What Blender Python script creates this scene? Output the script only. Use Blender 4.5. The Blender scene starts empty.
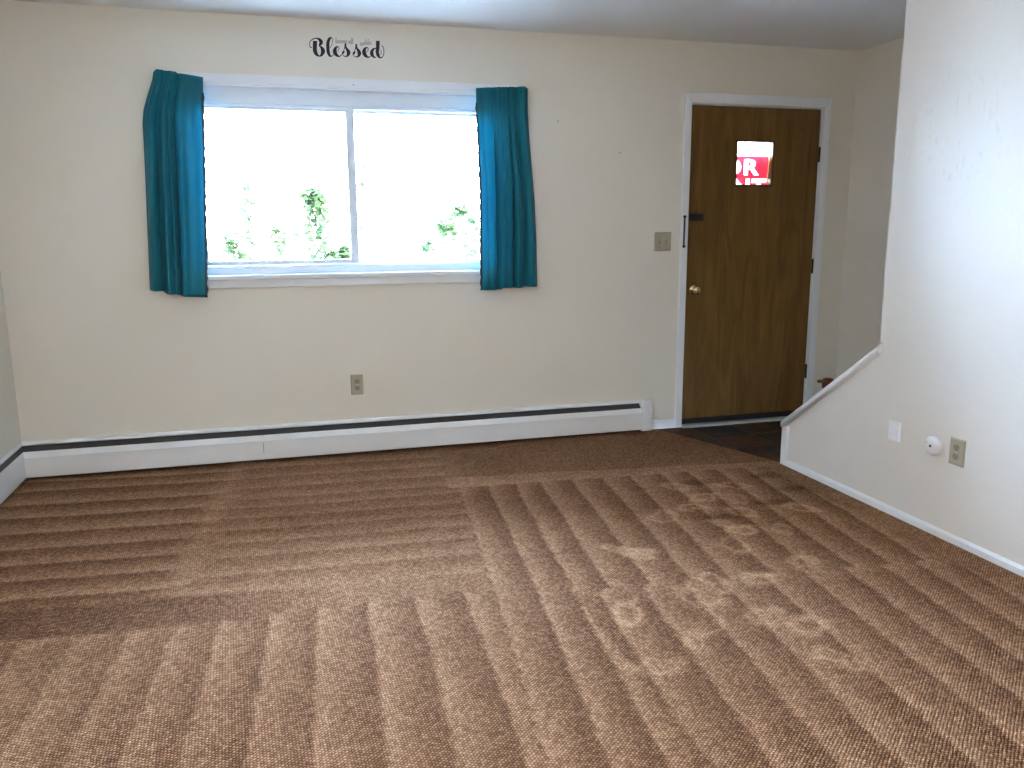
import bpy, bmesh, math, random
import numpy as np
from mathutils import Vector, Matrix

S = bpy.context.scene
C = S.collection
random.seed(7)
rng = np.random.default_rng(7)

# ------------------------------------------------------------------ camera
FPX, YAW, PITCH, ROLL = 820.956, 0.2754, 0.1910, -0.0064
CAM = Vector((1.3797, -4.8490, 1.3352))
fw = Vector((math.sin(YAW)*math.cos(PITCH), math.cos(YAW)*math.cos(PITCH), -math.sin(PITCH)))
r0 = fw.cross(Vector((0, 0, 1))).normalized()
u0 = r0.cross(fw)
rt = r0*math.cos(ROLL) + u0*math.sin(ROLL)
up = -r0*math.sin(ROLL) + u0*math.cos(ROLL)
cd = bpy.data.cameras.new('camera'); cam = bpy.data.objects.new('camera', cd); C.objects.link(cam)
cd.sensor_width = 36.0; cd.lens = FPX*36/1024; cd.clip_start = 0.05; cd.clip_end = 300
cam.matrix_world = Matrix((
    (rt.x, up.x, -fw.x, CAM.x), (rt.y, up.y, -fw.y, CAM.y), (rt.z, up.z, -fw.z, CAM.z), (0, 0, 0, 1)))
S.camera = cam

def at(px, py, axis, v):
    """direction of a photo pixel, met with the plane (axis = v) the thing touches"""
    d = rt*((px-512)/FPX) - up*((py-384)/FPX) + fw
    return CAM + d*((v-CAM[axis])/d[axis])

# ------------------------------------------------------------------ light
SKY = 12.5
FILL = 13.5; FILL_COL = (1.0, 0.93, 0.82, 1)
w = bpy.data.worlds.new('overcast_sky'); S.world = w; w.use_nodes = True
bg = w.node_tree.nodes['Background']
bg.inputs[0].default_value = (0.48, 0.68, 1.0, 1); bg.inputs[1].default_value = SKY
def portal(name, loc, rot, sx, sz):
    l = bpy.data.lights.new(name, 'AREA'); l.shape = 'RECTANGLE'; l.size = sx; l.size_y = sz
    l.cycles.is_portal = True
    o = bpy.data.objects.new(name, l); C.objects.link(o); o.location = loc; o.rotation_euler = rot
portal('front_window_portal', (1.80, 0.16, 1.53), (-math.pi/2, 0, 0), 1.75, 1.05)
sl_ = bpy.data.lights.new('sun', 'SUN'); sl_.energy = 9.0; sl_.angle = math.radians(2); sl_.color = (0.92, 0.95, 1.0)
so = bpy.data.objects.new('sun', sl_); C.objects.link(so); so.rotation_euler = (math.radians(8), math.radians(42), 0); so.location = (8, 0, 9)
S.view_settings.view_transform = 'Standard'; S.view_settings.look = 'None'
S.view_settings.exposure = 3.1; S.view_settings.gamma = 1.0
S.view_settings.use_curve_mapping = False
S.cycles.denoising_prefilter = 'NONE'        # keeps the grain of the carpet

# ------------------------------------------------------------------ room measures (metres)
H = 2.44; XR = 4.072; XS = 5.12; YREAR = -6.4
YP, YE = -0.965, -1.652           # foot of the half wall, edge of the full wall
TW = 0.11

# ------------------------------------------------------------------ materials
def new_mat(name):
    m = bpy.data.materials.new(name); m.use_nodes = True
    nt = m.node_tree; b = nt.nodes['Principled BSDF']
    return m, nt, b
def N(nt, t, **kw):
    n = nt.nodes.new(t)
    for k, v in kw.items(): setattr(n, k, v)
    return n
def plain(name, col, rough=0.5, metal=0.0, spec=0.5, var=0.04, scale=30, bump=0.0, bscale=200):
    """colour with a little procedural mottling and optional fine relief"""
    m, nt, b = new_mat(name)
    tc = N(nt, 'ShaderNodeTexCoord'); nz = N(nt, 'ShaderNodeTexNoise'); nz.inputs['Scale'].default_value = scale
    nz.inputs['Detail'].default_value = 4
    nt.links.new(tc.outputs['Object'], nz.inputs['Vector'])
    mx = N(nt, 'ShaderNodeMix', data_type='RGBA')
    mx.inputs[6].default_value = (*[c*(1-var) for c in col], 1); mx.inputs[7].default_value = (*[min(1, c*(1+var)) for c in col], 1)
    nt.links.new(nz.outputs['Fac'], mx.inputs[0]); nt.links.new(mx.outputs[2], b.inputs['Base Color'])
    b.inputs['Roughness'].default_value = rough; b.inputs['Metallic'].default_value = metal
    b.inputs['Specular IOR Level'].default_value = spec
    if bump:
        n2 = N(nt, 'ShaderNodeTexNoise'); n2.inputs['Scale'].default_value = bscale; n2.inputs['Detail'].default_value = 3
        nt.links.new(tc.outputs['Object'], n2.inputs['Vector'])
        bp = N(nt, 'ShaderNodeBump'); bp.inputs['Strength'].default_value = bump; bp.inputs['Distance'].default_value = 0.002
        nt.links.new(n2.outputs['Fac'], bp.inputs['Height']); nt.links.new(bp.outputs[0], b.inputs['Normal'])
    return m

M = {}
M['wall'] = plain('cream_wall_paint', (0.84, 0.787, 0.685), 0.42, spec=0.35, var=0.015, scale=3, bump=0.25, bscale=90)
M['wall_scuffed'] = plain('cream_wall_paint_scuffed', (0.83, 0.785, 0.72), 0.42, spec=0.42, var=0.015, scale=3, bump=0.4, bscale=55)
def scuff(m):
    nt = m.node_tree; b = nt.nodes['Principled BSDF']; L = nt.links.new
    src = b.inputs['Base Color'].links[0].from_socket
    tc = N(nt, 'ShaderNodeTexCoord')
    ds = N(nt, 'ShaderNodeVectorMath', operation='DISTANCE'); ds.inputs[1].default_value = (XR, -2.02, 1.68); L(tc.outputs['Object'], ds.inputs[0])
    mr = N(nt, 'ShaderNodeMapRange'); mr.inputs['From Min'].default_value = 0.12; mr.inputs['From Max'].default_value = 0.42
    mr.inputs['To Min'].default_value = 1; mr.inputs['To Max'].default_value = 0; L(ds.outputs['Value'], mr.inputs[0])
    mp = N(nt, 'ShaderNodeMapping'); mp.inputs['Scale'].default_value = (1, 40, 16); L(tc.outputs['Object'], mp.inputs[0])
    nz = N(nt, 'ShaderNodeTexNoise'); nz.inputs['Scale'].default_value = 1.3; nz.inputs['Detail'].default_value = 5; L(mp.outputs[0], nz.inputs['Vector'])
    m2 = N(nt, 'ShaderNodeMapRange'); m2.inputs['From Min'].default_value = 0.60; m2.inputs['From Max'].default_value = 0.70; L(nz.outputs['Fac'], m2.inputs[0])
    mu = N(nt, 'ShaderNodeMath', operation='MULTIPLY'); L(mr.outputs[0], mu.inputs[0]); L(m2.outputs[0], mu.inputs[1])
    m3 = N(nt, 'ShaderNodeMath', operation='MULTIPLY'); m3.inputs[1].default_value = 0.22; L(mu.outputs[0], m3.inputs[0])
    mx = N(nt, 'ShaderNodeMix', data_type='RGBA'); L(m3.outputs[0], mx.inputs[0]); L(src, mx.inputs[6]); mx.inputs[7].default_value = (0.42, 0.42, 0.40, 1)
    L(mx.outputs[2], b.inputs['Base Color'])
scuff(M['wall_scuffed'])
M['ceiling'] = plain('white_ceiling_paint', (0.86, 0.855, 0.83), 0.5, var=0.015, scale=3, bump=0.2, bscale=60)
M['trim'] = plain('white_trim_paint', (0.87, 0.88, 0.89), 0.35, var=0.02, scale=20)
M['vinyl'] = plain('white_window_vinyl', (0.80, 0.87, 0.94), 0.3, var=0.01)
M['heater'] = plain('white_heater_enamel', (0.88, 0.88, 0.88), 0.35, var=0.03, scale=15)
M['slot'] = plain('dark_grey_damper', (0.07, 0.07, 0.075), 0.5)
M['fin'] = plain('dull_aluminium_fin', (0.10, 0.10, 0.10), 0.5, metal=0.6)
M['beige'] = plain('beige_plastic', (0.46, 0.42, 0.31), 0.4)
M['beige_dark'] = plain('beige_plastic_socket', (0.33, 0.30, 0.22), 0.4)
M['hole'] = plain('black_opening', (0.012, 0.012, 0.012), 0.7)
M['white_plastic'] = plain('white_plastic', (0.88, 0.88, 0.89), 0.35)
M['black_metal'] = plain('black_metal', (0.015, 0.014, 0.014), 0.45)
M['brass'] = plain('brass', (0.62, 0.47, 0.25), 0.22, metal=1.0)
M['bronze'] = plain('dark_bronze_hinge', (0.02, 0.017, 0.015), 0.4, metal=0.4)
M['alu'] = plain('aluminium_threshold', (0.62, 0.63, 0.62), 0.35, metal=0.7)
M['rubber'] = plain('black_rubber', (0.01, 0.01, 0.012), 0.6)
M['navy'] = plain('navy_vinyl_decal', (0.006, 0.010, 0.030), 0.5)
M['greyvinyl'] = plain('grey_vinyl_decal', (0.26, 0.28, 0.30), 0.5)
M['grout'] = plain('dark_grout', (0.12, 0.095, 0.075), 0.8, var=0.2, scale=60)
M['ground'] = plain('pale_ground', (0.50, 0.51, 0.50), 0.9, var=0.2, scale=0.5)
M['bark'] = plain('bark', (0.10, 0.075, 0.05), 0.9, var=0.3)
M['redpaint'] = plain('red_orange_plastic', (0.16, 0.022, 0.006), 0.4)
M['yellow'] = plain('dull_yellow_plastic', (0.12, 0.085, 0.02), 0.5)
M['stairs'] = plain('brown_stair_carpet', (0.24, 0.16, 0.115), 0.95, var=0.25, scale=250, bump=0.6, bscale=300)

def wood(name, ca, cb):
    m, nt, b = new_mat(name)
    tc = N(nt, 'ShaderNodeTexCoord'); mp = N(nt, 'ShaderNodeMapping')
    mp.inputs['Scale'].default_value = (9, 9, 1.1)
    nt.links.new(tc.outputs['Object'], mp.inputs[0])
    n1 = N(nt, 'ShaderNodeTexNoise'); n1.inputs['Scale'].default_value = 1.6; n1.inputs['Detail'].default_value = 5
    n1.inputs['Distortion'].default_value = 1.2
    nt.links.new(mp.outputs[0], n1.inputs['Vector'])
    mp2 = N(nt, 'ShaderNodeMapping'); mp2.inputs['Scale'].default_value = (160, 160, 5)
    nt.links.new(tc.outputs['Object'], mp2.inputs[0])
    n2 = N(nt, 'ShaderNodeTexNoise'); n2.inputs['Scale'].default_value = 1.0; n2.inputs['Detail'].default_value = 3
    nt.links.new(mp2.outputs[0], n2.inputs['Vector'])
    ad = N(nt, 'ShaderNodeMath', operation='MULTIPLY_ADD'); ad.inputs[1].default_value = 0.35
    nt.links.new(n2.outputs['Fac'], ad.inputs[0]); nt.links.new(n1.outputs['Fac'], ad.inputs[2])
    rp = N(nt, 'ShaderNodeValToRGB'); rp.color_ramp.elements[0].position = 0.40; rp.color_ramp.elements[1].position = 0.95
    rp.color_ramp.elements[0].color = (*ca, 1); rp.color_ramp.elements[1].color = (*cb, 1)
    nt.links.new(ad.outputs[0], rp.inputs[0]); nt.links.new(rp.outputs[0], b.inputs['Base Color'])
    b.inputs['Roughness'].default_value = 0.5; b.inputs['Specular IOR Level'].default_value = 0.25
    return m
M['door'] = wood('birch_veneer_door', (0.110, 0.050, 0.011), (0.225, 0.120, 0.032))
M['stop'] = wood('dark_wood_stop', (0.06, 0.022, 0.010), (0.14, 0.06, 0.025))

def glass(name):
    m, nt, b = new_mat(name); nt.nodes.remove(b)
    out = nt.nodes['Material Output']
    tr = N(nt, 'ShaderNodeBsdfTransparent'); tr.inputs[0].default_value = (0.97, 0.985, 0.98, 1)
    gl = N(nt, 'ShaderNodeBsdfGlossy'); gl.inputs['Roughness'].default_value = 0.02
    fr = N(nt, 'ShaderNodeFresnel'); fr.inputs[0].default_value = 1.45
    mx = N(nt, 'ShaderNodeMixShader')
    nt.links.new(fr.outputs[0], mx.inputs[0]); nt.links.new(tr.outputs[0], mx.inputs[1]); nt.links.new(gl.outputs[0], mx.inputs[2])
    nt.links.new(mx.outputs[0], out.inputs[0])
    return m
M['glass'] = glass('window_glass')

def cloth(name, col, trans, var=0.08):
    m, nt, b = new_mat(name); nt.nodes.remove(b)
    out = nt.nodes['Material Output']
    tc = N(nt, 'ShaderNodeTexCoord'); nz = N(nt, 'ShaderNodeTexNoise'); nz.inputs['Scale'].default_value = 140
    nt.links.new(tc.outputs['Object'], nz.inputs['Vector'])
    mx = N(nt, 'ShaderNodeMix', data_type='RGBA')
    mx.inputs[6].default_value = (*[c*(1-var) for c in col], 1); mx.inputs[7].default_value = (*[min(1, c*(1+var)) for c in col], 1)
    nt.links.new(nz.outputs['Fac'], mx.inputs[0])
    pr = N(nt, 'ShaderNodeBsdfPrincipled'); pr.inputs['Roughness'].default_value = 0.6
    pr.inputs['Sheen Weight'].default_value = 0.15
    tl = N(nt, 'ShaderNodeBsdfTranslucent')
    nt.links.new(mx.outputs[2], pr.inputs['Base Color']); nt.links.new(mx.outputs[2], tl.inputs[0])
    ms = N(nt, 'ShaderNodeMixShader'); ms.inputs[0].default_value = trans
    nt.links.new(pr.outputs[0], ms.inputs[1]); nt.links.new(tl.outputs[0], ms.inputs[2]); nt.links.new(ms.outputs[0], out.inputs[0])
    return m
M['teal'] = cloth('teal_curtain_cloth', (0.003, 0.250, 0.335), 0.42)
M['teal_double'] = cloth('teal_curtain_double_cloth', (0.003, 0.165, 0.255), 0.04)
M['fringe'] = cloth('dark_selvedge', (0.02, 0.05, 0.07), 0.02)
M['signred'] = cloth('red_sign_plastic', (0.55, 0.030, 0.075), 0.50)
M['signwhite'] = cloth('white_sign_print', (0.9, 0.9, 0.9), 0.6)

def leaf_mat(name, ca, cb):
    m, nt, b = new_mat(name); nt.nodes.remove(b)
    out = nt.nodes['Material Output']
    tc = N(nt, 'ShaderNodeTexCoord'); nz = N(nt, 'ShaderNodeTexNoise'); nz.inputs['Scale'].default_value = 6
    nt.links.new(tc.outputs['Object'], nz.inputs['Vector'])
    mx = N(nt, 'ShaderNodeMix', data_type='RGBA'); mx.inputs[6].default_value = (*ca, 1); mx.inputs[7].default_value = (*cb, 1)
    nt.links.new(nz.outputs['Fac'], mx.inputs[0])
    df = N(nt, 'ShaderNodeBsdfDiffuse'); tl = N(nt, 'ShaderNodeBsdfTranslucent')
    nt.links.new(mx.outputs[2], df.inputs[0]); nt.links.new(mx.outputs[2], tl.inputs[0])
    ms = N(nt, 'ShaderNodeMixShader'); ms.inputs[0].default_value = 0.4
    nt.links.new(df.outputs[0], ms.inputs[1]); nt.links.new(tl.outputs[0], ms.inputs[2]); nt.links.new(ms.outputs[0], out.inputs[0])
    return m
M['leaf'] = leaf_mat('green_leaf', (0.020, 0.044, 0.026), (0.044, 0.056, 0.013))

def slate(name, cols):
    m, nt, b = new_mat(name)
    tc = N(nt, 'ShaderNodeTexCoord'); oi = N(nt, 'ShaderNodeObjectInfo')
    nz = N(nt, 'ShaderNodeTexNoise'); nz.inputs['Scale'].default_value = 7; nz.inputs['Detail'].default_value = 6
    nt.links.new(tc.outputs['Object'], nz.inputs['Vector'])
    ad = N(nt, 'ShaderNodeMath', operation='MULTIPLY_ADD'); ad.inputs[1].default_value = 0.5
    nt.links.new(nz.outputs['Fac'], ad.inputs[0])
    ml = N(nt, 'ShaderNodeMath', operation='MULTIPLY'); ml.inputs[1].default_value = 0.6
    nt.links.new(oi.outputs['Random'], ml.inputs[0]); nt.links.new(ml.outputs[0], ad.inputs[2])
    rp = N(nt, 'ShaderNodeValToRGB'); e = rp.color_ramp.elements
    e[0].position = 0.15; e[0].color = (*cols[0], 1); e[1].position = 0.8; e[1].color = (*cols[-1], 1)
    for i, c in enumerate(cols[1:-1]):
        n = e.new(0.15+0.65*(i+1)/(len(cols)-1)); n.color = (*c, 1)
    nt.links.new(ad.outputs[0], rp.inputs[0]); nt.links.new(rp.outputs[0], b.inputs['Base Color'])
    b.inputs['Roughness'].default_value = 0.7; b.inputs['Specular IOR Level'].default_value = 0.2
    bp = N(nt, 'ShaderNodeBump'); bp.inputs['Strength'].default_value = 0.5; bp.inputs['Distance'].default_value = 0.004
    nt.links.new(nz.outputs['Fac'], bp.inputs['Height']); nt.links.new(bp.outputs[0], b.inputs['Normal'])
    return m
M['slate'] = slate('slate_tile', [(0.016, 0.020, 0.024), (0.085, 0.036, 0.018), (0.018, 0.017, 0.016), (0.085, 0.046, 0.018), (0.026, 0.030, 0.034)])

def carpet_mat():
    """looped pile in a diagonal weave; 'nap' says which way the vacuum laid the pile, with shade darkened in along the heater"""
    m, nt, b = new_mat('brown_looped_carpet')
    L = nt.links.new
    def mth(op, a, c=None, d=None):
        n = N(nt, 'ShaderNodeMath', operation=op)
        for i, v in enumerate((a, c, d)):
            if v is None: continue
            if isinstance(v, (int, float)): n.inputs[i].default_value = v
            else: L(v, n.inputs[i])
        return n.outputs[0]
    tc = N(nt, 'ShaderNodeTexCoord')
    nz = N(nt, 'ShaderNodeTexNoise'); nz.inputs['Scale'].default_value = 55; nz.inputs['Detail'].default_value = 2
    L(tc.outputs['Object'], nz.inputs['Vector'])
    vm = N(nt, 'ShaderNodeVectorMath', operation='MULTIPLY_ADD')
    L(nz.outputs['Color'], vm.inputs[0]); vm.inputs[1].default_value = (0.008, 0.008, 0); L(tc.outputs['Object'], vm.inputs[2])
    mp = N(nt, 'ShaderNodeMapping'); mp.inputs['Rotation'].default_value = (0, 0, math.radians(-40))
    L(vm.outputs[0], mp.inputs[0])
    sp = N(nt, 'ShaderNodeSeparateXYZ'); L(mp.outputs[0], sp.inputs[0])
    row = mth('DIVIDE', sp.outputs[1], 0.0088)
    fr = mth('FRACT', row); fl = mth('FLOOR', row)
    wv = mth('MULTIPLY_ADD', fl, 0.37, mth('DIVIDE', sp.outputs[0], 0.0105))
    h1 = mth('SINE', mth('MULTIPLY', fr, math.pi)); h2 = mth('SINE', mth('MULTIPLY', mth('FRACT', wv), math.pi))
    h = mth('MULTIPLY', mth('POWER', h1, 0.8), mth('POWER', h2, 0.6))
    cb = N(nt, 'ShaderNodeCombineXYZ'); L(fl, cb.inputs[0]); L(mth('FLOOR', wv), cb.inputs[1])
    wn = N(nt, 'ShaderNodeTexWhiteNoise', noise_dimensions='2D'); L(cb.outputs[0], wn.inputs[0])
    nap_shade = N(nt, 'ShaderNodeAttribute'); nap_shade.attribute_name = 'nap_shade'
    nf = nap_shade.outputs['Fac']
    fine = N(nt, 'ShaderNodeTexNoise'); fine.inputs['Scale'].default_value = 420; fine.inputs['Detail'].default_value = 2
    L(tc.outputs['Object'], fine.inputs['Vector'])
    t = mth('ADD', mth('ADD', mth('MULTIPLY', h, 0.70), 0.09), mth('MULTIPLY', wn.outputs['Value'], 0.36))
    t = mth('ADD', t, mth('MULTIPLY', mth('SUBTRACT', fine.outputs['Fac'], 0.5), 0.7))
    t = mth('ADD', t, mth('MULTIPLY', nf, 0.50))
    t = mth('DIVIDE', t, 1.62)
    rp = N(nt, 'ShaderNodeValToRGB'); e = rp.color_ramp.elements
    e[0].position = 0.12; e[0].color = (0.036, 0.0145, 0.007, 1)
    e[1].position = 1.0; e[1].color = (0.74, 0.47, 0.295, 1)
    n = e.new(0.46); n.color = (0.200, 0.093, 0.045, 1)
    n = e.new(0.72); n.color = (0.435, 0.235, 0.128, 1)
    L(t, rp.inputs[0]); L(rp.outputs[0], b.inputs['Base Color'])
    b.inputs['Roughness'].default_value = 0.95; b.inputs['Specular IOR Level'].default_value = 0.05
    bp = N(nt, 'ShaderNodeBump'); bp.inputs['Strength'].default_value = 0.7; bp.inputs['Distance'].default_value = 0.006
    L(h, bp.inputs['Height']); L(bp.outputs[0], b.inputs['Normal'])
    return m
M['carpet'] = carpet_mat()

# ------------------------------------------------------------------ mesh helpers
def obj(name, verts, faces, mat, parent=None, smooth=False, bevel=0, seg=2):
    me = bpy.data.meshes.new(name); me.from_pydata([tuple(v) for v in verts], [], [tuple(f) for f in faces]); me.update()
    return finish(name, me, mat, parent, smooth, bevel, seg)
def finish(name, me, mat, parent=None, smooth=False, bevel=0, seg=2):
    bm = bmesh.new(); bm.from_mesh(me)
    bmesh.ops.recalc_face_normals(bm, faces=bm.faces)
    if bevel:
        ed = [e for e in bm.edges if len(e.link_faces) == 2 and e.calc_face_angle(0) > 0.6]
        bmesh.ops.bevel(bm, geom=ed, offset=bevel, segments=seg, affect='EDGES', profile=0.5, clamp_overlap=True)
    bm.to_mesh(me); bm.free()
    if smooth:
        for p in me.polygons: p.use_smooth = True
    o = bpy.data.objects.new(name, me); C.objects.link(o)
    if mat: me.materials.append(M[mat])
    if parent: o.parent = parent; o.matrix_parent_inverse = parent_inverse(parent)
    return o
def parent_inverse(p):
    return Matrix.LocRotScale(p.location, p.rotation_euler, p.scale).inverted()
def bv(a, b):
    (x0, y0, z0), (x1, y1, z1) = a, b
    v = [(x0,y0,z0),(x1,y0,z0),(x1,y1,z0),(x0,y1,z0),(x0,y0,z1),(x1,y0,z1),(x1,y1,z1),(x0,y1,z1)]
    f = [(0,1,2,3),(4,5,6,7),(0,1,5,4),(1,2,6,5),(2,3,7,6),(3,0,4,7)]
    return v, f
def box(name, a, b, mat, parent=None, bevel=0, seg=2, smooth=False):
    v, f = bv(a, b); return obj(name, v, f, mat, parent, smooth, bevel, seg)
def boxes(name, lst, mat, parent=None, bevel=0):
    V, F = [], []
    for a, b in lst:
        v, f = bv(a, b); k = len(V); V += v; F += [tuple(i+k for i in q) for q in f]
    return obj(name, V, F, mat, parent, False, bevel)
def prism(name, poly, fn, t0, t1, mat, parent=None, bevel=0, smooth=False):
    """poly = list of (a, b); fn(a, b, t) -> xyz; swept from t0 to t1"""
    n = len(poly)
    V = [fn(a, b, t0) for a, b in poly] + [fn(a, b, t1) for a, b in poly]
    F = [tuple(range(n)), tuple(range(n, 2*n))] + [(i, (i+1) % n, n+(i+1) % n, n+i) for i in range(n)]
    return obj(name, V, F, mat, parent, smooth, bevel)
def lathe(name, prof, origin, axis, mat, parent=None, seg=24, smooth=True):
    """prof = list of (radius, distance along axis)"""
    ax = Vector(axis).normalized(); e1 = ax.orthogonal().normalized(); e2 = ax.cross(e1); o = Vector(origin)
    V, F = [], []
    for r, d in prof:
        for k in range(seg):
            a = 2*math.pi*k/seg
            V.append(o + ax*d + (e1*math.cos(a) + e2*math.sin(a))*max(r, 1e-5))
    for i in range(len(prof)-1):
        for k in range(seg):
            F.append((i*seg+k, i*seg+(k+1) % seg, (i+1)*seg+(k+1) % seg, (i+1)*seg+k))
    F.append(tuple(range(seg))); F.append(tuple(range((len(prof)-1)*seg, len(prof)*seg)))
    return obj(name, V, F, mat, parent, smooth)
def thing(name, label, cat, loc=(0, 0, 0), group=None):
    o = bpy.data.objects.new(name, None); C.objects.link(o); o.location = loc; o.empty_display_size = 0.05
    return tag(o, label, cat, group)
def tag(o, label, cat, group=None):
    o['label'] = label; o['category'] = cat
    if group: o['group'] = group
    return o
def struct(o, label=None, cat=None):
    o['kind'] = 'structure'
    if label: o['label'] = label
    if cat: o['category'] = cat
    return o
def frame_empty(name, loc, label, cat):
    o = bpy.data.objects.new(name, None); C.objects.link(o); o.location = loc; o.empty_display_size = 0.05
    return struct(o, label, cat)
def holed(name, us, vs, holes, fn, d0, d1, mat):
    """slab over a grid of us x vs with some cells left open; fn(u, v, d) -> xyz"""
    nu, nv = len(us)-1, len(vs)-1
    solid = lambda i, j: 0 <= i < nu and 0 <= j < nv and (i, j) not in holes
    bm = bmesh.new(); vd = {}
    def vt(i, j, d):
        if (i, j, d) not in vd: vd[(i, j, d)] = bm.verts.new(fn(us[i], vs[j], d))
        return vd[(i, j, d)]
    for i in range(nu):
        for j in range(nv):
            if not solid(i, j): continue
            for d in (d0, d1): bm.faces.new([vt(i, j, d), vt(i+1, j, d), vt(i+1, j+1, d), vt(i, j+1, d)])
            for (di, dj, p, q) in ((-1, 0, (i, j), (i, j+1)), (1, 0, (i+1, j), (i+1, j+1)), (0, -1, (i, j), (i+1, j)), (0, 1, (i, j+1), (i+1, j+1))):
                if not solid(i+di, j+dj):
                    bm.faces.new([vt(*p, d0), vt(*q, d0), vt(*q, d1), vt(*p, d1)])
    me = bpy.data.meshes.new(name); bm.to_mesh(me); bm.free()
    return finish(name, me, mat)

# ------------------------------------------------------------------ the setting
WX0, WX1, WZ0, WZ1 = 0.93, 2.67, 1.045, 2.092       # window opening
DX0, DX1, DZ1 = 3.905, 4.894, 2.088                 # door opening
struct(holed('wall_back', [-TW, WX0, WX1, DX0, DX1, XS+TW], [-0.03, WZ0, DZ1, WZ1, H], {(1, 1), (1, 2), (3, 0), (3, 1)},
             lambda u, v, d: (u, d, v), 0.0, 0.15, 'wall'), 'cream painted wall holding the window and the wooden door', 'wall')
struct(box('wall_left', (-TW, YREAR, -0.03), (0, 0, H), 'wall'), 'cream painted wall at the far left edge', 'wall')
struct(prism('wall_right', [(YP, 0.0), (YP, 0.222), (YE, 0.735), (YE, H), (YREAR, H), (YREAR, 0.0)],
             lambda a, b, t: (t, a, b), XR, XR+TW, 'wall_scuffed'), 'pale glossy painted wall beside the stairs with a sloping lower end', 'wall')
struct(box('wall_stairwell', (XS, -3.9, -0.03), (XS+TW, 0, H), 'wall'), 'dim cream wall at the far side of the stairwell', 'wall')
struct(box('wall_stairwell_rear', (XR+TW, -4.0, -0.03), (XS+TW, -3.9, H), 'wall'), 'cream wall closing the stairwell', 'wall')
struct(box('wall_rear', (-TW, YREAR-0.12, -0.03), (XR+TW, YREAR, H), 'wall'), 'cream wall behind the viewer', 'wall')
struct(box('ceiling', (-TW, YREAR-0.15, H), (XS+TW, 0.15, H+0.12), 'ceiling'), 'smooth white painted ceiling', 'ceiling')

# carpet -----------------------------------------------------------------------
def vnoise(x, y, s, seed):
    g = np.random.default_rng(seed).random((96, 96))
    u = x/s + 200; v = y/s + 200
    i = np.floor(u).astype(int); j = np.floor(v).astype(int); a = u-i; b = v-j
    a = a*a*(3-2*a); b = b*b*(3-2*b)
    G = lambda p, q: g[p % 96, q % 96]
    return (G(i, j)*(1-a)+G(i+1, j)*a)*(1-b) + (G(i, j+1)*(1-a)+G(i+1, j+1)*a)*b - 0.5
def sst(a, b, x):
    t = np.clip((x-a)/(b-a), 0, 1); return t*t*(3-2*t)
def lanes(u, edges, rev=False):
    """saw shape between lane edges: 1 just after an edge, fading to 0 before the next one"""
    e = np.array(edges); k = np.clip(np.searchsorted(e, u)-1, 0, len(e)-2)
    t = np.clip((u-e[k])/(e[k+1]-e[k]), 0, 1)
    if rev: t = 1-t
    rise = sst(0, 0.07, t)
    return rise*(0.12+0.88*(1-t)**1.15) + (1-rise)*0.15
def lane_edges(first, sp, n, seed, before=6):
    r = np.random.default_rng(seed)
    return np.concatenate([[first[0]-sp*(before-i) for i in range(before)], first, first[-1]+sp*np.cumsum(1+0.08*(r.random(n)-0.5))])
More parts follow.
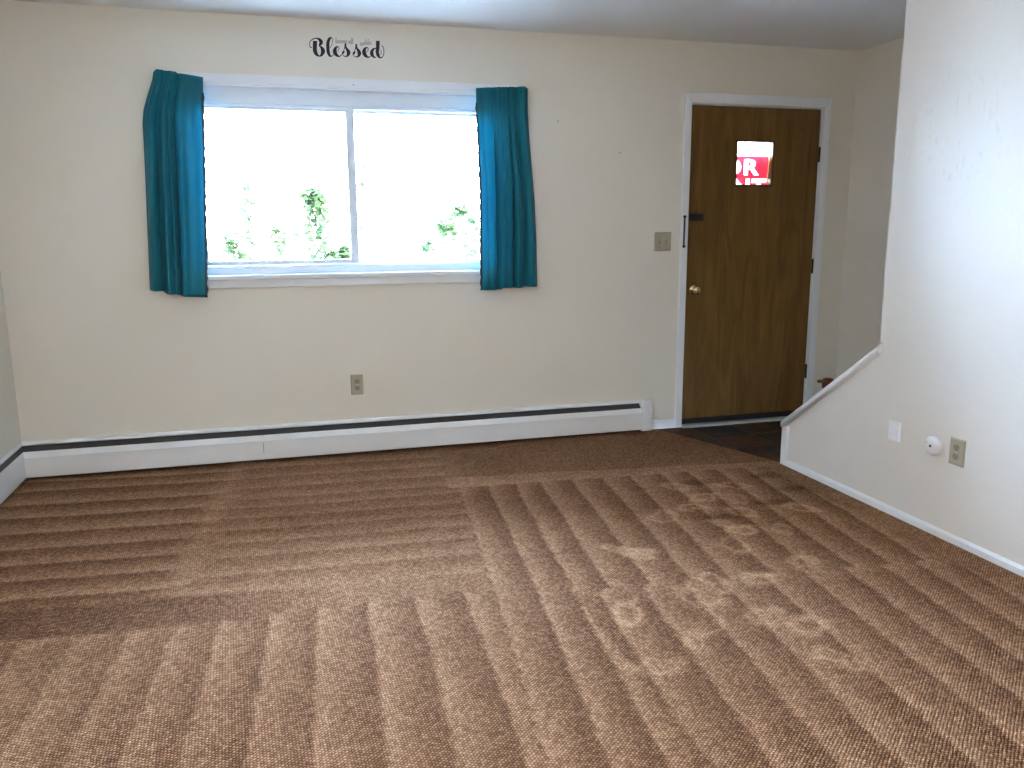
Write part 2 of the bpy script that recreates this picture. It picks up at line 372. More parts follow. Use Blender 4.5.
def nap_shade_field(x, y):
    wx = x + 0.018*vnoise(x, y, 0.35, 1) + 0.008*vnoise(x, y, 0.09, 2)
    wy = y + 0.018*vnoise(x, y, 0.35, 3) + 0.008*vnoise(x, y, 0.09, 4)
    # long lanes towards the camera, right of the seam
    u = wx + (-0.85-wy)*0.116
    eA = lane_edges([2.219, 2.376, 2.516, 2.652, 2.822, 2.993, 3.147, 3.328], 0.163, 16, 5)
    A = lanes(u, eA)
    A2 = lanes(u + 0.045, eA)
    brk = -2.20 - 0.10*(wx-2.4) - 0.035*np.sin((u-2.219)/0.163*2*np.pi)
    A = np.where((wy < brk) & (wx > 2.36), A2*0.92+0.02, A)
    A = A + 0.18*np.exp(-((wy-brk+0.02)/0.03)**2)*(wx > 2.36)
    # cross lanes at the left
    v = wy + 0.10*(wx-1.02)
    eB = np.sort(np.array([-0.20, -0.367, -0.597, -0.79, -1.009, -1.206, -1.386, -1.55, -1.728, -1.931, -2.15, -0.03]))
    B = lanes(v, eB)
    v2 = wy + 0.07*(wx-2.2)
    eB2 = np.sort(np.array([-0.25, -0.44, -0.62, -0.80, -0.93, -1.08, -1.24, -1.40, -1.56, -1.74, -1.93, -2.14, -0.05]))
    B2 = lanes(v2, eB2)*0.55+0.30
    side = sst(-0.06, 0.06, wx-1.02-0.08*np.sin(v/0.19*2*np.pi)-0.10*(wy+1.0))
    Bm = B*(1-side) + B2*side
    Bm = Bm + 0.25*np.exp(-((wx-1.02-0.10*(wy+1.0))/0.05)**2)*(v > -1.7)
    band = sst(-1.80, -1.83, v)*sst(-2.06, -2.03, v)
    Bm = np.where(v < -1.80, Bm*(1-band) + band*(0.06 + 0.5*sst(0.9, 1.6, wx)), Bm)
    # lanes at the lower left
    uc = wx + (-2.1-wy)*0.065 + 0.03*vnoise(x, y, 0.6, 9)
    Cc = lanes(uc, lane_edges([0.655, 0.822, 0.965, 1.118, 1.286, 1.449, 1.627, 1.796, 1.971], 0.166, 14, 6))*0.85+0.08
    Cc = Cc*(0.55+0.45*sst(0.6, 1.7, wx)) + 0.18*(1-sst(0.6, 1.7, wx))
    yC = -2.055 - 0.02*(wx-1.2) - 0.02*np.sin(uc/0.166*2*np.pi)
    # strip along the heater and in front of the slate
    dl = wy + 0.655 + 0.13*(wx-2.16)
    D = 0.34 + 0.22*vnoise(x, y, 0.5, 12) + 0.25*sst(2.5, 2.1, wx) + 0.30*np.exp(-((dl+0.015)/0.018)**2) + sst(0.0, 0.03, -dl)*(0.16 + 0.40*np.clip(-dl/0.16, 0, 1))  # darker base value paints in the shade along the back wall
    seam = 2.219 - (-0.85-wy)*0.116
    yA = -0.845 - 0.075*(wx-2.219)
    out = np.where(wy < yC, Cc, Bm)
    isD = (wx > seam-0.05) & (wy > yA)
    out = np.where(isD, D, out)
    out = np.where((wx > seam) & (wy <= yA), A, out)
    # wall strip at the right
    edge = 3.99
    out = np.where((wx > edge-0.10*sst(-1.0, -2.5, wy)*0 - 0.06) & (wy < yA), 0.55, out)
    # foot marks and turned pile
    spots = [(3.309,-1.16),(3.238,-1.484),(3.033,-1.549),(3.254,-1.702),(3.513,-1.412),(3.182,-1.933),(2.75,-1.904),
             (3.481,-1.837),(3.087,-2.277),(2.913,-2.249),(2.79,-2.348),(2.732,-2.543),(2.493,-2.385),(3.039,-2.644),
             (3.346,-2.178),(3.60,-1.22),(3.36,-1.36),(3.42,-1.60),(3.30,-1.80),(2.70,-1.86),(2.95,-2.55),(2.62,-2.62),(3.72,-1.62),(2.42,-2.75),(3.0,-2.85)]
    r = np.random.default_rng(21)
    for sx, sy in spots:
        a = r.random()*3.14; rx = 0.060+0.035*r.random(); ry = 0.036+0.018*r.random()
        dx = wx-sx+0.045*vnoise(x, y, 0.045, 30); dy = wy-sy+0.045*vnoise(x, y, 0.045, 31)
        p = (dx*np.cos(a)+dy*np.sin(a))/rx; q = (-dx*np.sin(a)+dy*np.cos(a))/ry
        d = np.sqrt(p*p+q*q)
        ring = np.exp(-((d-0.9)/0.28)**2)*(0.5+0.5*r.random()) + 0.45*r.random()*np.exp(-d*d)
        out = out + ring*1.0*(1-np.clip(out, 0, 1)*0.5)
    for sx, sy in [(3.654,-1.514),(3.838,-1.115),(3.45,-1.13),(3.30,-1.62),(3.86,-1.35)]:
        d = np.hypot((wx-sx)/0.09, (wy-sy)/0.045); out = out - 0.45*np.exp(-d**4)
    out = out + 0.12*vnoise(x, y, 0.05, 40) + 0.10*vnoise(x, y, 0.025, 41) + 0.18*vnoise(x, y, 0.5, 42)
    return np.clip(out, -0.35, 1.35)

def edge_x(y):
    return np.where(y > YP, 3.745 + (-y)/(-YP)*(4.085-3.745), XR)
def carpet():
    yy = np.concatenate([np.arange(-0.0, -3.75, -0.0125), np.arange(-3.75, YREAR-0.001, -0.05), [YREAR]])
    ss = np.linspace(0, 1, 326)
    Y, Sx = np.meshgrid(yy, ss, indexing='ij')
    X = Sx*np.minimum(edge_x(Y), XR)
    nap_shade = nap_shade_field(X, Y)
    Z = 0.002*(nap_shade-0.5)
    V = np.stack([X, Y, Z], -1).reshape(-1, 3)
    nr, nc = X.shape
    idx = np.arange(nr*nc).reshape(nr, nc)
    Fq = np.stack([idx[:-1, :-1], idx[1:, :-1], idx[1:, 1:], idx[:-1, 1:]], -1).reshape(-1, 4)
    me = bpy.data.meshes.new('floor')
    me.from_pydata(V.tolist(), [], Fq.tolist()); me.update()
    at_ = me.attributes.new('nap_shade', 'FLOAT', 'POINT'); at_.data.foreach_set('value', nap_shade.reshape(-1).astype(np.float32))
    me.polygons.foreach_set('use_smooth', np.ones(len(me.polygons), dtype=bool))
    me.materials.append(M['carpet'])
    o = bpy.data.objects.new('floor', me); C.objects.link(o)
    return o
struct(carpet(), 'brown looped wall to wall carpet with vacuum tracks', 'carpet')

# slate entry -------------------------------------------------------------------
YT = -1.02
entry = struct(prism('floor_entry', [(3.72, 0.15), (XS, 0.15), (XS, YT), (4.10, YT)], lambda a, b, t: (a, b, t), -0.045, -0.006, 'grout'),
               'dark slate tiled entry floor in front of the wooden door', 'floor')
def clip(poly, p, n):
    out = []
    for i in range(len(poly)):
        a, b = poly[i], poly[(i+1) % len(poly)]
        da = (a[0]-p[0])*n[0]+(a[1]-p[1])*n[1]; db = (b[0]-p[0])*n[0]+(b[1]-p[1])*n[1]
        if da >= 0: out.append(a)
        if da*db < 0:
            t = da/(da-db); out.append((a[0]+t*(b[0]-a[0]), a[1]+t*(b[1]-a[1])))
    return out
TX = [3.69, 3.985, 4.283, 4.582, 4.881, XS+0.06]; TY = [0.0, -0.30, -0.60, -0.90, -1.02]
gx, gy = 4.085-3.745, YP; ln = math.hypot(gx, gy); nrm = (-gy/ln, gx/ln)
for i in range(len(TX)-1):
    for j in range(len(TY)-1):
        g = 0.004
        q = [(TX[i]+g, TY[j]-g), (min(TX[i+1]-g, XS-0.002), TY[j]-g), (min(TX[i+1]-g, XS-0.002), TY[j+1]+g), (TX[i]+g, TY[j+1]+g)]
        if q[1][0]-q[0][0] < 0.02: continue
        q = clip(q, (3.745+0.004, 0), nrm)
        if len(q) < 3: continue
        dz = random.uniform(-0.0015, 0.001)
        t = prism('tile', [(a-q[0][0], b-q[0][1]) for a, b in q], lambda a, b, t: (a, b, t), -0.006, -0.002+dz, 'slate', None, bevel=0.0015)
        t.location = (q[0][0], q[0][1], 0); t.parent = entry

# stairs behind the half wall ----------------------------------------------------
st = frame_empty('stairs', (4.6, -1.0, 0), 'brown carpeted stairs rising behind the half wall', 'stairs')
for k in range(8):
    y0 = -1.025-0.25*k; z1 = 0.19*(k+1)
    box('step', (XR+TW, -3.9 if k == 7 else y0-0.26, 0 if k == 0 else z1-0.20), (XS, y0, z1), 'stairs', st, bevel=0.012)

# trims --------------------------------------------------------------------------
def sl(a, b, t):                                  # along the slope of the half wall
    return (a, t[0], t[1]+b)
cap_poly = []
for k in range(24):
    a = 2*math.pi*k/24
    ca, sa = math.cos(a), math.sin(a)
    cap_poly.append((XR+TW/2 + (TW/2+0.026)*math.copysign(abs(ca)**0.45, ca), 0.016 + 0.026*math.copysign(abs(sa)**0.6, sa)))
o = prism('trim_1', cap_poly, sl, (YP+0.018, 0.214), (YE-0.024, 0.744), 'trim', smooth=False)
for p in o.data.polygons:
    if len(p.vertices) == 4: p.use_smooth = True
struct(o, 'white rounded wooden cap sloping down the stair half wall', 'trim')
struct(box('trim_2', (XR-0.014, YP-0.030, -0.002), (XR+TW+0.014, YP+0.020, 0.224), 'trim', bevel=0.003), 'white upright board ending the stair half wall', 'trim')
struct(prism('baseboard_right', [(0, 0), (0.013, 0), (0.013, 0.026), (0.006, 0.036), (0, 0.036)], lambda a, b, t: (XR-a, t, b), YP-0.030, YREAR, 'trim'),
       'low white baseboard along the pale stair wall', 'baseboard')
struct(prism('baseboard_back', [(0, 0), (0.012, 0), (0.012, 0.052), (0.006, 0.062), (0, 0.062)], lambda a, b, t: (t, -a, b), 3.685, 3.872, 'trim'),
       'short white baseboard between the heater and the door casing', 'baseboard')
struct(prism('baseboard_stairwell', [(0, 0), (0.012, 0), (0.012, 0.07), (0.006, 0.08), (0, 0.08)], lambda a, b, t: (t, -a, b-0.002), 4.932, XS, 'trim'),
       'short white baseboard right of the door casing', 'baseboard')

# window --------------------------------------------------------------------------
win = frame_empty('window_1', (1.8, 0.05, WZ0), 'white two pane sliding window with bright sky behind', 'window')
YF0, YF1 = 0.045, 0.125                            # vinyl frame depth
box('casing', (0.85, -0.018, 2.092), (2.825, 0.0, 2.136), 'trim', win, bevel=0.003)
boxes('side_casing', [((0.875, -0.018, 1.075), (0.93, 0.0, 2.092))], 'trim', win, bevel=0.003)
boxes('side_casing', [((2.67, -0.018, 1.075), (2.725, 0.0, 2.092))], 'trim', win, bevel=0.003)
box('sill', (0.86, -0.032, 1.046), (2.74, 0.045, 1.072), 'trim', win, bevel=0.005)
box('apron', (0.875, -0.018, 1.002), (2.725, 0.0, 1.046), 'trim', win, bevel=0.003)
boxes('jamb_liner', [((WX0, 0.0, WZ0), (WX0+0.012, YF0, WZ1)), ((WX1-0.012, 0.0, WZ0), (WX1, YF0, WZ1)), ((WX0+0.012, 0.0, WZ1-0.012), (WX1-0.012, YF0, WZ1))], 'trim', win)
box('head_frame', (WX0, YF0, 1.995), (WX1, YF1, WZ1), 'vinyl', win, bevel=0.003)
box('head_track', (WX0+0.04, YF0+0.012, 1.985), (WX1-0.04, YF1-0.01, 1.995), 'vinyl', win)
box('bottom_frame', (WX0, YF0, WZ0), (WX1, YF1, 1.112), 'vinyl', win, bevel=0.003)
boxes('bottom_track', [((WX0+0.04, YF0+0.012, 1.112), (WX1-0.04, YF0+0.017, 1.120)), ((WX0+0.04, YF0+0.045, 1.112), (WX1-0.04, YF0+0.050, 1.118))], 'vinyl', win)
for xa, xb in ((WX0, WX0+0.045), (WX1-0.045, WX1)):
    box('side_frame', (xa, YF0, 1.112), (xb, YF1, 1.995), 'vinyl', win, bevel=0.003)
def sash(x0, x1, y0, y1, z0, z1, st_, rb, rtop, lst):
    s = bpy.data.objects.new('sash', None); C.objects.link(s); s.location = (x0, y0, z0); s.empty_display_size = 0.05
    s.parent = win; s.matrix_parent_inverse = parent_inverse(win)
    def ch(n, a, b, m, bev=0.002):
        o = box(n, tuple(p-q for p, q in zip(a, s.location)), tuple(p-q for p, q in zip(b, s.location)), m, None, bev); o.parent = s
    ch('stile', (x0, y0, z0), (x0+st_, y1, z1), 'vinyl'); ch('stile', (x1-lst, y0, z0), (x1, y1, z1), 'vinyl')
    ch('rail', (x0+st_, y0, z0), (x1-lst, y1, z0+rb), 'vinyl'); ch('rail', (x0+st_, y0, z1-rtop), (x1-lst, y1, z1), 'vinyl')
    ym = (y0+y1)/2
    ch('pane', (x0+st_-0.004, ym-0.002, z0+rb-0.004), (x1-lst+0.004, ym+0.002, z1-rtop+0.004), 'glass', 0)
    return s
sash(WX0+0.046, 1.846, YF0+0.018, YF0+0.044, 1.1205, 1.984, 0.04, 0.027, 0.016, 0.046)
sash(1.80, WX1-0.046, YF0+0.051, YF0+0.076, 1.1185, 1.984, 0.04, 0.014, 0.016, 0.035)

# unseen fill lamp, added behind the camera to brighten the window wall
def fill_lamp_mat():
    m, nt, b = new_mat('fill_lamp_glow')
    b.inputs['Base Color'].default_value = (0.9, 0.85, 0.75, 1)
    b.inputs['Emission Color'].default_value = FILL_COL; b.inputs['Emission Strength'].default_value = FILL
    return m
M['fillglow'] = fill_lamp_mat()
lp = thing('added_fill_lamp', 'round unseen fill lamp added behind the viewer', 'lamp', (0.5, -5.3, H))
lathe('base', [(0.0, 0.0), (0.20, 0.0), (0.20, 0.03), (0.0, 0.03)], (0.5, -5.3, H), (0, 0, -1), 'trim', lp, seg=32)
lathe('shade', [(0.0, 0.03), (0.19, 0.03), (0.185, 0.06), (0.15, 0.10), (0.08, 0.125), (0.0, 0.132)], (0.5, -5.3, H), (0, 0, -1), 'fillglow', lp, seg=32)

# door ------------------------------------------------------------------------------
door = frame_empty('door_1', (4.41, 0.02, 0), 'brown wooden entry door with a small square window', 'door')
LX0, LX1, LZ0, LZ1 = 3.934, 4.868, 0.052, 2.066      # slab
GX0, GX1, GZ0, GZ1 = 4.265, 4.522, 1.586, 1.852      # light in the door
YD0, YD1 = 0.006, 0.050
d = holed('slab', [LX0, GX0, GX1, LX1], [LZ0, GZ0, GZ1, LZ1], {(1, 1)}, lambda u, v, dd: (u, dd, v), YD0, YD1, 'door')
d.parent = door; d.matrix_parent_inverse = parent_inverse(door)
boxes('glazing_stop', [((GX0-0.012, YD0-0.006, GZ0-0.014), (GX1+0.012, YD0, GZ0)), ((GX0-0.012, YD0-0.004, GZ1), (GX1+0.012, YD0, GZ1+0.010)),
                       ((GX0-0.012, YD0-0.004, GZ0), (GX0, YD0, GZ1)), ((GX1, YD0-0.004, GZ0), (GX1+0.012, YD0, GZ1))], 'stop', door)
box('pane', (GX0, 0.030, GZ0), (GX1, 0.034, GZ1), 'glass', door)
box('door_sweep', (LX0+0.002, YD0-0.008, 0.016), (LX1-0.002, YD1, LZ0), 'rubber', door, bevel=0.002)
def hinge(z):
    h = lathe('hinge', [(0.0, 0), (0.004, 0), (0.0065, 0.006), (0.0065, 0.094), (0.004, 0.10), (0, 0.10)], (LX1+0.004, YD0-0.006, z-0.05), (0, 0, 1), 'bronze', door, seg=12)
for py in (154.5, 266, 370.5): hinge(at(816, py, 1, 0.0).z)
kp = at(696, 290, 1, -0.03)
kb = lathe('knob', [(0.0, 0.0), (0.030, 0.0), (0.031, 0.004), (0.026, 0.008), (0.012, 0.012), (0.011, 0.028), (0.018, 0.034), (0.026, 0.043), (0.027, 0.052), (0.022, 0.060), (0.010, 0.064), (0.0, 0.065)],
           (kp.x, YD0, kp.z), (0, -1, 0), 'brass', door, seg=28)
lathe('lock_button', [(0.0, 0), (0.006, 0), (0.006, 0.004), (0, 0.005)], (kp.x, YD0-0.065, kp.z), (0, -1, 0), 'brass', kb, seg=12)
b0 = at(691.5, 214.5, 1, 0.0); b1 = at(703, 220, 1, 0.0)
lt = box('bolt', (LX0+0.004, YD0-0.014, b1.z), (b1.x, YD0, b0.z), 'black_metal', door, bevel=0.003)
box('bolt_plate', (LX0+0.002, YD0-0.003, b1.z-0.006), (b1.x+0.004, YD0, b0.z+0.006), 'black_metal', door, bevel=0.001)
# casing and frame around it
dc = frame_empty('trim_3', (4.41, 0, 0), 'white painted casing around the wooden door', 'trim')
CX0, CX1, CZ1 = 3.874, 4.930, 2.137
IX0, IX1, IZ1 = 3.927, 4.875, 2.074
def mitre(name, q, y0, y1):
    V = [(x, y0, z) for x, z in q] + [(x, y1, z) for x, z in q]
    return obj(name, V, [(0,1,2,3), (4,5,6,7), (0,1,5,4), (1,2,6,5), (2,3,7,6), (3,0,4,7)], 'trim', dc, bevel=0.004)
mitre('side_casing', [(CX0, 0), (IX0-0.004, 0), (IX0-0.004, IZ1+0.004), (CX0, CZ1)], -0.018, 0)
mitre('side_casing', [(CX1, 0), (IX1+0.004, 0), (IX1+0.004, IZ1+0.004), (CX1, CZ1)], -0.018, 0)
mitre('head_casing', [(CX0, CZ1), (CX1, CZ1), (IX1+0.004, IZ1+0.004), (IX0-0.004, IZ1+0.004)], -0.018, 0)
boxes('jamb', [((DX0, 0.0, 0.0), (IX0, 0.15, IZ1))], 'trim', dc)
boxes('jamb', [((IX1, 0.0, 0.0), (DX1, 0.15, IZ1))], 'trim', dc)
boxes('head_jamb', [((DX0, 0.0, IZ1), (DX1, 0.15, DZ1))], 'trim', dc)
box('door_stop', (IX0, 0.052, 0.014), (IX0+0.018, 0.090, IZ1), 'trim', dc)
box('door_stop', (IX1-0.018, 0.052, 0.014), (IX1, 0.090, IZ1), 'trim', dc)
box('door_stop', (IX0+0.018, 0.052, IZ1-0.018), (IX1-0.018, 0.090, IZ1), 'trim', dc)
s0 = at(684.5, 216, 1, -0.018); s1 = at(682.5, 247, 1, -0.018)
kp2 = box('bolt_keeper', (s0.x-0.006, -0.026, s1.z), (s0.x+0.005, -0.018, s0.z), 'black_metal', dc, bevel=0.003)
for z in (s0.z-0.004, s1.z+0.004):
    lathe('screw_end', [(0, 0), (0.009, 0), (0.009, 0.009), (0.005, 0.012), (0, 0.012)], (s0.x, -0.018, z), (0, -1, 0), 'black_metal', dc, seg=14)
struct(prism('threshold_1', [(-0.040, -0.002), (-0.030, 0.010), (0.01, 0.014), (0.12, 0.014), (0.15, 0.0), (0.15, -0.01), (-0.04, -0.01)], lambda a, b, t: (t, a, b), IX0, IX1, 'alu'),
       'pale metal threshold strip under the wooden door', 'threshold')

# for-rent sign hung on the outer face of the door
sg = thing('rent_sign', 'red sign with white lettering seen through the door window', 'sign', (4.29, 0.062, 1.42))
white = box('sign_board', (4.05, 0.0610, 1.43), (4.534, 0.0620, 1.769), 'signwhite', sg)
red = box('red_print', (4.05, 0.0602, 1.43), (4.534, 0.0609, 1.769), 'signred', sg)   # letters are left open in the red
def cut_letters(txt, x_right, z0, hgt, wid, off):
    cu = bpy.data.curves.new('letters', 'FONT'); cu.body = txt; cu.size = 1; cu.offset = off; cu.resolution_u = 6; cu.space_character = 1.12
    cu.extrude = 0.5
    t = bpy.data.objects.new('letters_source', cu); C.objects.link(t)
    bpy.context.view_layer.update()
    me = bpy.data.meshes.new_from_object(t.evaluated_get(bpy.context.evaluated_depsgraph_get()))
    bpy.data.objects.remove(t)
    co = np.array([v.co[:] for v in me.vertices]); mn, mx = co.min(0), co.max(0)
    for v in me.vertices:
        v.co = (x_right - wid + (v.co.x-mn[0])/(mx[0]-mn[0])*wid, 0.0605 - 0.004*v.co.z, z0 + (v.co.y-mn[1])/(mx[1]-mn[1])*hgt)
    bm = bmesh.new(); bm.from_mesh(me); bmesh.ops.remove_doubles(bm, verts=bm.verts, dist=1e-5); bmesh.ops.recalc_face_normals(bm, faces=bm.faces); bm.to_mesh(me); bm.free()
    o = bpy.data.objects.new('letters_cutter', me); C.objects.link(o)
    md = red.modifiers.new('letters', 'BOOLEAN'); md.operation = 'DIFFERENCE'; md.object = o; md.solver = 'EXACT'; md.use_self = True
    bpy.context.view_layer.update()
    nm = bpy.data.meshes.new_from_object(red.evaluated_get(bpy.context.evaluated_depsgraph_get()))
    red.modifiers.clear(); red.data = nm; bpy.data.objects.remove(o)
cut_letters('FOR', 4.463, 1.648, 0.101, 0.365, 0.03)
cut_letters('RENT', 4.520, 1.515, 0.110, 0.450, 0.03)

# baseboard heaters ---------------------------------------------------------------------
def heater(run, length, endcap, seams, label, mf=1.0):
    """run(d, z, s): d off the wall, z up, s along the wall; mitred where the two runs meet"""
    t = thing('baseboard_heater', label, 'heater', run(0, 0, 0.05), 'white baseboard heaters')
    ew = 0.075 if endcap else 0
    def ext(name, poly, s0, s1, mat, mit=True, bev=0):
        n = len(poly)
        V = [run(d_, z, (s0 + (d_*mf if mit else 0))) for d_, z in poly] + [run(d_, z, s1) for d_, z in poly]
        F = [tuple(range(n)), tuple(range(n, 2*n))] + [(i, (i+1) % n, n+(i+1) % n, n+i) for i in range(n)]
        return obj(name, V, F, mat, t, False, bev)
    e = length-ew
    ext('back_panel', [(0.001, 0.012), (0.006, 0.012), (0.006, 0.196), (0.030, 0.194), (0.033, 0.190), (0.036, 0.192), (0.033, 0.198), (0.010, 0.206), (0.001, 0.206)], 0, e, 'heater')
    ext('damper', [(0.012, 0.180), (0.046, 0.150), (0.048, 0.153), (0.014, 0.184)], 0, e, 'slot')
    ext('fin_element', [(0.010, 0.050), (0.052, 0.050), (0.052, 0.105), (0.010, 0.105)], 0.02, e-0.02, 'fin')
    prev = 0
    for k, s in enumerate(seams+[e]):
        first = k == 0
        poly = [(0.050, 0.158), (0.053, 0.160), (0.070, 0.130), (0.070, 0.022), (0.060, 0.018), (0.060, 0.022), (0.066, 0.026), (0.066, 0.129)]
        ext('front_panel', poly, prev if first else prev+0.001, s-0.001, 'heater', mit=first)
        prev = s
    if endcap:
        ext('end_cap', [(0.001, 0.006), (0.062, 0.006), (0.062, 0.020), (0.073, 0.020), (0.073, 0.135), (0.056, 0.200), (0.050, 0.210), (0.001, 0.210)], e, length, 'heater', mit=False, bev=0.003)
    return t
heater(lambda d_, z, s: (s, -d_, z), 3.685, True, [1.245], 'long white baseboard heater under the curtained window', 0.3)
heater(lambda d_, z, s: (0.3*d_, -s, z), 4.2, False, [2.1], 'white baseboard heater along the left wall meeting the corner')

# curtains ---------------------------------------------------------------------------------
def pw(pts, t):
    return np.interp(t, [p[0] for p in pts], [p[1] for p in pts])
def smooth_pw(pts, t):
    xs = [p[0] for p in pts]; ys = [p[1] for p in pts]
    t = np.asarray(t, float); k = np.clip(np.searchsorted(xs, t, side='right')-1, 0, len(xs)-2)
    x0 = np.take(xs, k); x1 = np.take(xs, k+1); a = np.clip((t-x0)/(x1-x0), 0, 1); a = a*a*(3-2*a)
    return np.take(ys, k)*(1-a)+np.take(ys, k+1)*a
def curtain(label, xl, xr, ztop, zbot, folds, flat, mirror):
    """xl/xr: outline over height; folds: (centre, width, depth) across; flat: share of the header left ungathered (inner side)"""
    t = thing('curtain', label, 'curtain', (float((xl[0][1]+xr[0][1])/2), -0.05, float(zbot[0][1])), 'teal curtains')
    ns, nt_ = 121, 61
    s = np.linspace(0, 1, ns); tt = np.linspace(0, 1, nt_)
    T, Sg = np.meshgrid(tt, s, indexing='ij')
    q = 1-Sg if mirror else Sg                     # q runs from the outer to the inner edge
    XL = pw(xl, T); XRr = pw(xr, T)
    X = XL + (XRr-XL)*Sg
    Zt = pw(ztop, Sg); Zb = pw(zbot, Sg)
    Z = Zt + (Zb-Zt)*T
    Y = np.full_like(X, -0.062)
    gr = 0.30 + 0.70*sst(0.0, 0.55, T)
    for c, wd, dp in folds:
        Y += -1.5*dp*gr*np.exp(-((q-c-0.02*np.sin(3*T+c*9))/wd)**2)
    g = (1-sst(flat-0.1, flat+0.02, q))             # tight gathers under the header
    Y += g*0.006*np.sin(q*2*np.pi*15+1.3*np.sin(q*17))*np.exp(-T*3.0)
    Y += 0.004*np.sin(T*5+q*7)
    Y += sst(0.10, 0.0, q)*0.030*(1-T*0.3)           # outer edge turns to the wall
    Y = np.minimum(Y, -0.020)
    V = np.stack([X, Y, Z], -1).reshape(-1, 3)
    idx = np.arange(nt_*ns).reshape(nt_, ns)
    Fq = np.stack([idx[:-1, :-1], idx[1:, :-1], idx[1:, 1:], idx[:-1, 1:]], -1).reshape(-1, 4).tolist()
    def sub(name, V_, F_, mat, thick):
        o = obj(name, V_, F_, mat, t, True)
        md = o.modifiers.new('thickness', 'SOLIDIFY'); md.thickness = thick; md.offset = 0
        return o
    sub('panel', V.tolist(), Fq, 'teal', 0.0012)
    G = V.reshape(nt_, ns, 3)
    def strip(name, i0, i1, j0, j1, push, mat, thick):
        P = G[i0:i1, j0:j1].copy(); P[..., 1] += push
        a, b_ = P.shape[:2]; id2 = np.arange(a*b_).reshape(a, b_)
        F2 = np.stack([id2[:-1, :-1], id2[1:, :-1], id2[1:, 1:], id2[:-1, 1:]], -1).reshape(-1, 4).tolist()
        return sub(name, P.reshape(-1, 3).tolist(), F2, mat, thick)
    strip('header', 0, 8, 0, ns, 0.006, 'teal_double', 0.003)
    strip('hem', nt_-3, nt_, 0, ns, 0.004, 'teal_double', 0.002)
    # dark scalloped selvedge down the inner edge
    j = 0 if mirror else ns-1; sgn = -1 if mirror else 1
    ev = np.linspace(4.0, nt_-1, 130); Pv, Fv = [], []
    for k, tq in enumerate(ev):
        i = min(int(tq), nt_-2); a = tq-i; p = G[i, j]*(1-a)+G[i+1, j]*a
        ou = 0.002+0.007*abs(math.sin(k*0.42))*(0.5+random.random()*0.5)
        Pv += [(p[0]-sgn*0.008, p[1]-0.0015, p[2]), (p[0]+sgn*ou, p[1]-0.0015, p[2])]
        if k: Fv.append((2*k-2, 2*k-1, 2*k+1, 2*k))
    sub('selvedge', Pv, Fv, 'fringe', 0.0012)
    return t
curtain('teal curtain left of the window, gathered at its outer side',
        [(0, 0.822), (0.04, 0.812), (0.10, 0.785), (0.17, 0.758), (0.23, 0.748), (0.35, 0.744), (0.5, 0.738), (1, 0.715)], [(0, 1.064), (0.10, 1.056), (0.5, 1.034), (1, 1.001)],
        [(0, 2.128), (0.06, 2.136), (0.45, 2.126), (0.5, 2.120), (1, 2.106)],
        [(0, 1.004), (0.22, 0.998), (0.30, 0.984), (0.5, 0.978), (0.55, 0.968), (1, 0.958)],
        [(0.12, 0.09, 0.030), (0.36, 0.07, 0.035), (0.47, 0.025, 0.018), (0.62, 0.08, 0.016), (0.80, 0.10, 0.010), (0.24, 0.03, -0.012), (0.53, 0.02, -0.022)], 0.50, False)
curtain('teal curtain right of the window, glowing along its inner edge',
        [(0, 2.531), (0.10, 2.532), (0.30, 2.541), (0.5, 2.547), (1, 2.544)], [(0, 2.847), (0.12, 2.848), (0.25, 2.857), (0.40, 2.872), (0.55, 2.885), (0.75, 2.893), (1, 2.897)],
        [(0, 2.106), (0.3, 2.112), (0.9, 2.124), (1, 2.120)],
        [(0, 0.956), (0.34, 0.956), (0.37, 0.966), (0.74, 0.964), (0.76, 0.970), (1, 0.970)],
        [(0.10, 0.09, 0.024), (0.35, 0.05, 0.026), (0.47, 0.04, 0.020), (0.60, 0.05, 0.018), (0.24, 0.025, -0.018), (0.42, 0.02, -0.014), (0.68, 0.025, -0.018), (0.80, 0.05, 0.014), (0.92, 0.04, 0.012)], 0.72, True)

# wall plates --------------------------------------------------------------------------------
def plate(name, label, cat, px, py, wall, w_, h_, mat, group=None):
    """a bevelled plate on the back wall or on the right wall; returns (thing, fn(u, v, d))"""
    if wall == 'back':
        p = at(px, py, 1, 0.0); fn = lambda u, v, d_: (p.x+u, -d_, p.z+v)
    else:
        p = at(px, py, 0, XR); fn = lambda u, v, d_: (XR-d_, p.y-u, p.z+v)
    t = thing(name, label, cat, tuple(p), group)
    q = [(-w_/2, -h_/2), (w_/2, -h_/2), (w_/2, h_/2), (-w_/2, h_/2)]
    k = 0.007
    V = [fn(a, b, 0.0) for a, b in q] + [fn(a, b, 0.003) for a, b in q] + [fn(a-math.copysign(k, a), b-math.copysign(k, b), 0.0075) for a, b in q]
    F = [(0,1,2,3), (8,9,10,11)] + [(i+o_, (i+1) % 4+o_, (i+1) % 4+4+o_, i+4+o_) for o_ in (0, 4) for i in range(4)]
    obj('plate', V, F, mat, t, False, 0.001)
    return t, fn
def slab(name, fn, u0, u1, v0, v1, d0, d1, mat, par, bev=0):
    V = [fn(u, v, d_) for d_ in (d0, d1) for u, v in ((u0, v0), (u1, v0), (u1, v1), (u0, v1))]
    return obj(name, V, [(0,1,2,3), (4,5,6,7), (0,1,5,4), (1,2,6,5), (2,3,7,6), (3,0,4,7)], mat, par, False, bev)
